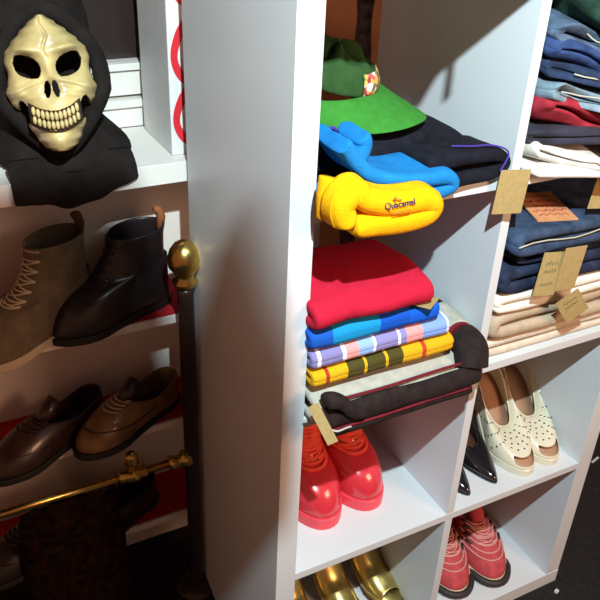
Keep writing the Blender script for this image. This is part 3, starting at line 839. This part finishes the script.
jadd('sleeve_stripe', [roll([(.340, .014, F2 + .064), (.340, .019, F2 + .064)], .0305, 2)], BURG)
jadd('sleeve', [roll([(.340, .020, F2 + .064), (.347, .06, F2 + .064), (.344, .088, F2 + .064)], .0285, 3)], GREYK)
jadd('sleeve_band', [roll([(.344, .090, F2 + .064), (.343, .102, F2 + .064)], .0288, 4)], BLKK)
jadd('sleeve_top', [roll([(.343, .103, F2 + .064), (.342, .15, F2 + .064), (.341, .20, F2 + .063), (.34, .24, F2 + .060)], .0285, 5)], BLGR)
jadd('curled_end', [ribbon_g([(.046, F2 + .066), (.064, F2 + .062), (.078, F2 + .050), (.090, F2 + .034), (.112, F2 + .026)], .022, -.062, -.030, noi=.002, seed=15, nd=8)], BLKK)
jadd('white_edge', [tube_g(smoothpath([(.050, -.058, F2 + .020), (.062, -.062, F2 + .015), (.076, -.062, F2 + .016), (.088, -.060, F2 + .014)], 4), .0018, 6)], cloth('white_trim', 'b8b4ac'))

def slab(z0, z1, x0, x1, y0, y1, m, name, label, cat, seed, group=None, th=None, layers=2, yaw=0, noi=.003):
    """folded garment with its rounded fold to the front"""
    h = z1 - z0; th = h / layers * .97
    path = []; 
    zs = [z0 + th / 2 + i * (h - th) / max(1, layers - 1) for i in range(layers)]
    if layers == 2:
        path = [(y1, zs[0]), ((y0 + y1) / 2, zs[0]), (y0 + th * 1.0, zs[0]), (y0 + th * .5, (zs[0] + zs[1]) / 2 - .0001), (y0 + th * 1.0, zs[1]), ((y0 + y1) / 2, zs[1]), (y1, zs[1])]
    elif layers == 1:
        path = [(y1, zs[0]), ((y0 + y1) / 2, zs[0]), (y0, zs[0])]
    g = ribbon_g(path, th, x0, x1, plane='yz', noi=noi, seed=seed)
    if yaw: g = rotz(g, yaw, ((x0 + x1) / 2, (y0 + y1) / 2, z0))
    return garment(name, label, cat, [g], m, group)
YP = banded('yellow_plaid', 'X', [(0, 'd2a41c'), (.060, 'a63a24'), (.066, 'd2a41c'), (.100, '4a4420'), (.128, 'd6a81e'), (.134, '4a4420'), (.166, 'd6a81e'), (.172, '4a4420'), (.200, 'd2a41c'), (.236, 'b8402a'), (.243, 'd2a41c')], 0, .42,
            stops2=[(0, 'ffffff'), (.035, 'c06a50'), (.04, 'ffffff'), (.09, '8a8450'), (.12, 'ffffff')], axis2='Y', lo2=-.1, hi2=.3)
slab(F2 + .0655, F2 + .0985, .040, .302, -.020, .19, YP, 'plaid_shirt', 'yellow and brown plaid shirt folded above the striped jumper', 'shirt', 21, layers=2)
PP = banded('pastel_check', 'X', [(0, '827eb0'), (.045, 'e8e6ee'), (.052, '827eb0'), (.088, 'e8e6f0'), (.094, 'e59a98'), (.116, '8fb0e6'), (.142, 'e8e6f0'), (.147, '8a84ba'), (.188, 'eceaf2'), (.193, '8a84ba'), (.204, 'e59a98'), (.234, '7f9fe0'), (.282, 'dfe4f4'), (.286, '8fb0e6')], 0, .42)
slab(F2 + .1000, F2 + .1330, .038, .290, -.020, .18, PP, 'checked_shirt', 'lilac, pink and pale blue checked shirt folded in the stack', 'shirt', 22)
BP = banded('blue_check', 'X', [(0, '1a55b4'), (.070, '1a8ac4'), (.150, '1450b8'), (.205, '1458cc')], 0, .42)
slab(F2 + .1345, F2 + .1725, .034, .262, -.020, .17, BP, 'blue_shirt', 'bright blue checked shirt folded under the red jumper', 'shirt', 23)
RJ = cloth('red_jersey', 'b81c36', var=.04)
rp = [(.175, F2 + .186), (.10, F2 + .186), (.0, F2 + .185), (-.022, F2 + .194), (-.010, F2 + .206, 1.1), (.05, F2 + .213, 1.3), (.10, F2 + .210, 1.2), (.155, F2 + .202, 1.0)]
garment('red_jumper', 'red jumper folded on top of the stack', 'jumper', [ribbon_g(rp, .021, .034, .236, plane='yz', noi=.004, seed=24)], RJ)

# --- upper right compartment: pile of jeans
DEN = mat('mid_denim', hx('52647a'), .95, var=.2, scale=45, bump=.7, bscale=600, spec=.1)
DEND = mat('dark_denim', hx('2c3852'), .95, var=.2, scale=45, bump=.7, bscale=600, spec=.1)
DENB = mat('blue_denim', hx('33456e'), .95, var=.2, scale=45, bump=.7, bscale=600, spec=.1)
DENL = mat('light_denim', hx('7a8f9c'), .95, var=.15, scale=45, bump=.7, bscale=600, spec=.1)
SEAM = mat('seam_thread', hx('b9b3a0'), .9)
def pile(name, label, m, z0, h, seed, x0=.400, x1=.66, y0=-.045, y1=.22, yaw=-20, layers=2, noi=.006, seam=None, cat='jeans', group=None, dx=0):
    th = h / layers * .96
    zs = [z0 + th / 2 + i * (h - th) / max(1, layers - 1) for i in range(layers)]
    if layers == 2: path = [(x1, zs[0] - .0), ((x0 + x1) / 2, zs[0]), (x0 + th, zs[0]), (x0 + th * .5, (zs[0] + zs[1]) / 2), (x0 + th, zs[1]), ((x0 + x1) / 2, zs[1]), (x1, zs[1])]
    else: path = [(x1, zs[0]), ((x0 + x1) / 2, zs[0]), (x0, zs[0])]
    def sag(v, dt):
        f = max(0, (v.x - .42)) ; g = max(0, .06 - v.y)
        v = v.copy(); v.z = F1 + (v.z - F1) * (1 - 2.0 * min(f, .14)); v.y -= .40 * f * (1 if v.y < .12 else 0.3)
        if layers > 1 and noi > .005:
            v.z += .007 * math.sin(v.x * 42 + v.y * 30 + seed * 2.3); v.y += .010 * math.sin(v.x * 38 + seed * 1.7) + .006 * math.sin(v.z * 160 + v.x * 30)
        return v
    g = ribbon_g(path, th, y0, y1, plane='xz', noi=noi, seed=seed, sag=sag, nd=18)
    o = garment(name, label, cat, [g], m, group)
    if seam:
        pts = []
        for k in range(14):
            x = seam[0] + (seam[1] - seam[0]) * k / 13; y = y0 + seam[2] - .40 * max(0, x - .42)
            pts.append((x, y - .001, F1 + (z0 + h * seam[3] - F1) * (1 - 2.0 * min(max(0, x - .42), .14)) + .003 * math.sin(k * .9 + seed)))
        so = obj('seam', *tube_g(pts, .0011, 6), SEAM); so.parent = o
    return o
pile('white_cloth', 'flat white cloth at the bottom of the jeans pile', cloth('white_cotton', 'e4e0da', var=.03), F1, .020, 31, y0=-.030, layers=1, cat='clothing', noi=.002)
pile('crumpled_cloth', 'crumpled off-white garment just under the dark jeans', cloth('off_white_cotton', 'cfcac0', var=.08), F1 + .022, .028, 32, y0=-.020, x1=.50, noi=.006, cat='clothing')
pile('folded_jeans', 'dark brown and navy trousers folded below the red garment', mat('dark_navy_denim', hx('2a2836'), .95, var=.3, scale=20, bump=.7), F1 + .052, .026, 33, y0=-.012, x0=.396)
pile('red_trousers', 'crumpled red trousers in the pile of jeans', cloth('red_twill', '962a36', var=.1), F1 + .080, .044, 34, y0=-.010, x1=.60, noi=.014, cat='clothing')
pile('folded_jeans', 'pale blue jeans with light seams, lying on the red trousers', DENL, F1 + .122, .027, 35, y0=-.030, noi=.010, seam=(.41, .60, .0, .5))
pile('folded_jeans', 'very dark blue jeans in the middle of the upper pile', DEND, F1 + .150, .027, 36, y0=-.024, seam=(.43, .62, .0, .5), noi=.013)
pile('folded_jeans', 'strong blue jeans with a wide open fold, above the very dark pair', DENB, F1 + .178, .028, 37, y0=-.016, seam=(.42, .60, .0, .6), noi=.014)
pile('folded_jeans', 'grey-blue faded jeans right under the dark green garment', DEN, F1 + .207, .028, 38, y0=-.006, x1=.58, seam=(.43, .52, .0, .5), noi=.014)
pile('green_garment', 'dark green garment crumpled on top of the jeans pile', cloth('dark_green_cotton', '2e4a3c', var=.15), F1 + .238, .070, 39, y0=-.045, x0=.425, noi=.012, cat='clothing')

# --- second row right: jeans with the leather patch, white and beige trousers
def rpile(name, label, m, z0, h, seed, x0=.398, x1=.715, y0=-.012, y1=.26, noi=.003, cat='trousers', layers=2, loops=True, nd=16):
    th = h / layers * .94
    zs = [z0 + th / 2 + i * (h - th) / max(1, layers - 1) for i in range(layers)]
    if layers == 1: path = [(x1, zs[0]), ((x0 + x1) / 2, zs[0]), (x0, zs[0])]
    else:
        path = []
        for i, z in enumerate(zs):
            seg = [(x1 - th * .5, z), ((x0 + x1) / 2, z), (x0 + th, z)]
            if i % 2: seg = seg[::-1]
            path += seg
            if i + 1 < layers:
                xx = x0 + th * .45 if i % 2 == 0 else x1 - th * .1
                path.append((xx, (z + zs[i + 1]) / 2))
    g = ribbon_g(path, th, y0, y1, plane='xz', noi=noi, seed=seed, nd=nd)
    return garment(name, label, cat, [g], m)
BEI = cloth('beige_twill', 'b7a78f', var=.05); BEL = cloth('light_beige_twill', 'cfc5b2', var=.05)
rpile('light_trousers', 'light beige trousers at the very bottom under the beige roll', BEL, F2, .036, 41, y0=.012, x1=.71)
rpile('beige_trousers', 'beige trousers rolled at the left end, folded above the light pair', BEI, F2 + .038, .060, 42, y0=.002, x1=.70, noi=.004)
rpile('white_jeans', 'white jeans folded between the beige trousers and the dark jeans', cloth('white_denim', 'e6e3d6', var=.03), F2 + .100, .036, 43, y0=-.006, x0=.396, noi=.005)
rpile('dark_jeans', 'dark navy jeans folded right above the white pair', mat('navy_denim', hx('2b3348'), .95, var=.25, scale=30, bump=.7, bscale=600, spec=.1), F2 + .138, .072, 44, y0=-.006, noi=.005, layers=3)
pj = rpile('patch_jeans', 'blue jeans with a pale leather patch on the waistband, topmost below the shelf', mat('indigo_denim', hx('394962'), .95, var=.2, scale=40, bump=.7, bscale=600, spec=.1), F2 + .212, .048, 45, y0=-.020, noi=.004)
LEA = mat('leather_patch', hx('c98f62'), .7, var=.06); PR = mat('patch_print', hx('a8503a'), .8)
PM = Matrix.Translation((.508, .047, F2 + .2655)) @ Euler((math.radians(4), math.radians(0), math.radians(-16))).to_matrix().to_4x4()
lp = obj('leather_patch', [PM @ Vector(v) for v in box_g(-.036, .036, -.052, .048, -.0012, .0012)[0]], box_g(0, 1, 0, 1, 0, 1)[1], LEA, pj, smooth=False)
gs = []
for row, (yy, wd) in enumerate(((.030, .024), (.012, .030), (-.004, .020), (-.020, .030), (-.034, .026))):
    pts = [(PM @ Vector((-wd + 2 * wd * k / 12, yy + .004 * math.sin(k * 2.1 + row), .0016))) for k in range(13)]
    gs.append(tube_g(pts, .0016 if row in (1, 3) else .0010, 5))
v, f = join_g(gs); po = obj('printed_marks', v, f, PR, lp, smooth=False)
so = obj('waistband_seam', *tube_g([(.40 + .03 * k, -.0215 + .0015 * math.sin(k * 1.3), F2 + .238 + .003 * math.sin(k * 1.1)) for k in range(11)], .0012, 6), SEAM, pj)

# ------------------------------------------------------------ the price tags themselves
def quad_tag(label, P, y=None, ink=0):
    """card given by its centre, width, height, tilt"""
    c, wd, ht, rx, ry, rz = P
    return price_tag(label, c, wd, ht, (math.radians(rx), math.radians(ry), math.radians(rz)), ink)
quad_tag('blank kraft price tag hanging at the middle divider below the upper shelf', ((.362, -.020, 1.0830), .049, .072, 3, 1, -14))
quad_tag('kraft price tag hanging over the patch jeans at the right edge of the photo', ((.568, -.024, 1.060), .055, .074, 4, 2, -14), ink=2)
quad_tag('kraft price tag with faint writing on the dark jeans, the left of two overlapping', ((.466, -.034, .928), .040, .084, 4, 1, -14), ink=3)
quad_tag('blank kraft price tag overlapping the one with writing on the dark jeans', ((.500, -.044, .936), .040, .086, 7, -2, -10))
quad_tag('kraft price tag lying tilted on the beige trousers', ((.545, -.030, .846), .046, .062, 8, -38, -15), ink=2)
quad_tag('kraft price tag sticking out below the red jumper', ((.236, -.012, F2 + .1740), .030, .052, 82, 0, -52))
quad_tag('kraft price tag hanging from the left end of the striped jumper over the red boots', ((.036, -.062, .782), .017, .066, -20, -30, -25))

# ------------------------------------------------------------ on top of the shelving unit
garment('coat_shadow_caster', 'unseen dark coat on top of the white shelving unit, added to shade the upper compartment', 'coat', [  # overhanging coat, added out of view for its shadow on the divider
    ribbon_g([(.36, TOPZ + .016), (.15, TOPZ + .016), (-.02, TOPZ + .016), (-.115, TOPZ + .012), (-.130, TOPZ + .028), (-.09, TOPZ + .046), (.15, TOPZ + .048), (.34, TOPZ + .046)], .028, .0, .76, plane='yz', noi=.002, seed=61)], BLACKC)

price_tag('narrow unseen price tag added for its shadow, edge-on below the coat', (.166, -.1395, 1.466), .008, .046)  # unseen tags, added so their tips cast spiky shadows on the divider
price_tag('slanted unseen price tag added for its shadow, next to the narrow one', (.137, -.1395, 1.480), .022, .030, (0, math.radians(40), 0))
price_tag('small unseen price tag added for its shadow, at the left part of the coat', (.108, -.1395, 1.487), .022, .030, (0, math.radians(30), 0))
# bag-shaped light blocker out of view, added to shade the rack and side panel
bt = thing('bag_light_blocker', 'unseen bag-shaped light blocker on a cord, added to shade the rack', 'light blocker', (-.26, -.50, 1.48))
P2 = [(-.345, 1.480), (-.163, 1.478), (-.160, 1.53), (-.166, 1.60), (-.176, 1.66), (-.182, 1.705), (-.190, 1.675), (-.203, 1.650), (-.214, 1.725), (-.224, 1.762), (-.27, 1.768), (-.34, 1.768), (-.36, 1.72), (-.352, 1.56)]  # blocker outline, drawn from the shadow wanted on rack and panel
V, F = [], []; n = len(P2)
cx, cz = -.26, 1.60
for (dy, k) in ((-.018, .93), (-.010, 1.0), (.010, 1.0), (.018, .93)):
    for x, z in P2: V.append((cx + (x - cx) * k + .26, dy, cz + (z - cz) * k - 1.48))
for j in range(3):
    for i in range(n): F.append((j * n + i, j * n + (i + 1) % n, (j + 1) * n + (i + 1) % n, (j + 1) * n + i))
F.append(tuple(range(n))); F.append(tuple(3 * n + i for i in range(n - 1, -1, -1)))
obj('blocker_body', V, F, BLACKC, bt, smooth=False)
obj('cord', *tube_g([(-.05, 0, .272), (-.035, 0, .36), (-.02, 0, .50), (-.02, 0, 1.12)], .002, 6), BLACKC, bt)
tag(box('ceiling', -1.6, 2.4, -2.6, 0.9, 2.602, 2.65, DARKM, bevel=0), kind='structure')

# scraps on the dark floor
PAP = mat('paper', hx('c9c9c4'), .8)
tag(obj('paper_scrap', *rotz(box_g(.737, .747, -.034, -.026, .0002, .006), .3, (.74, -.03, 0)), PAP, smooth=False), 'tiny white paper scrap on the floor right below the bottom corner of the unit', 'litter')
tag(obj('paper_strip', *rotz(box_g(1.165, 1.20, .272, .278, .0002, .003), .25, (1.18, .275, 0)), PAP, smooth=False), 'thin white strip on the dark floor to the right of the unit', 'litter')
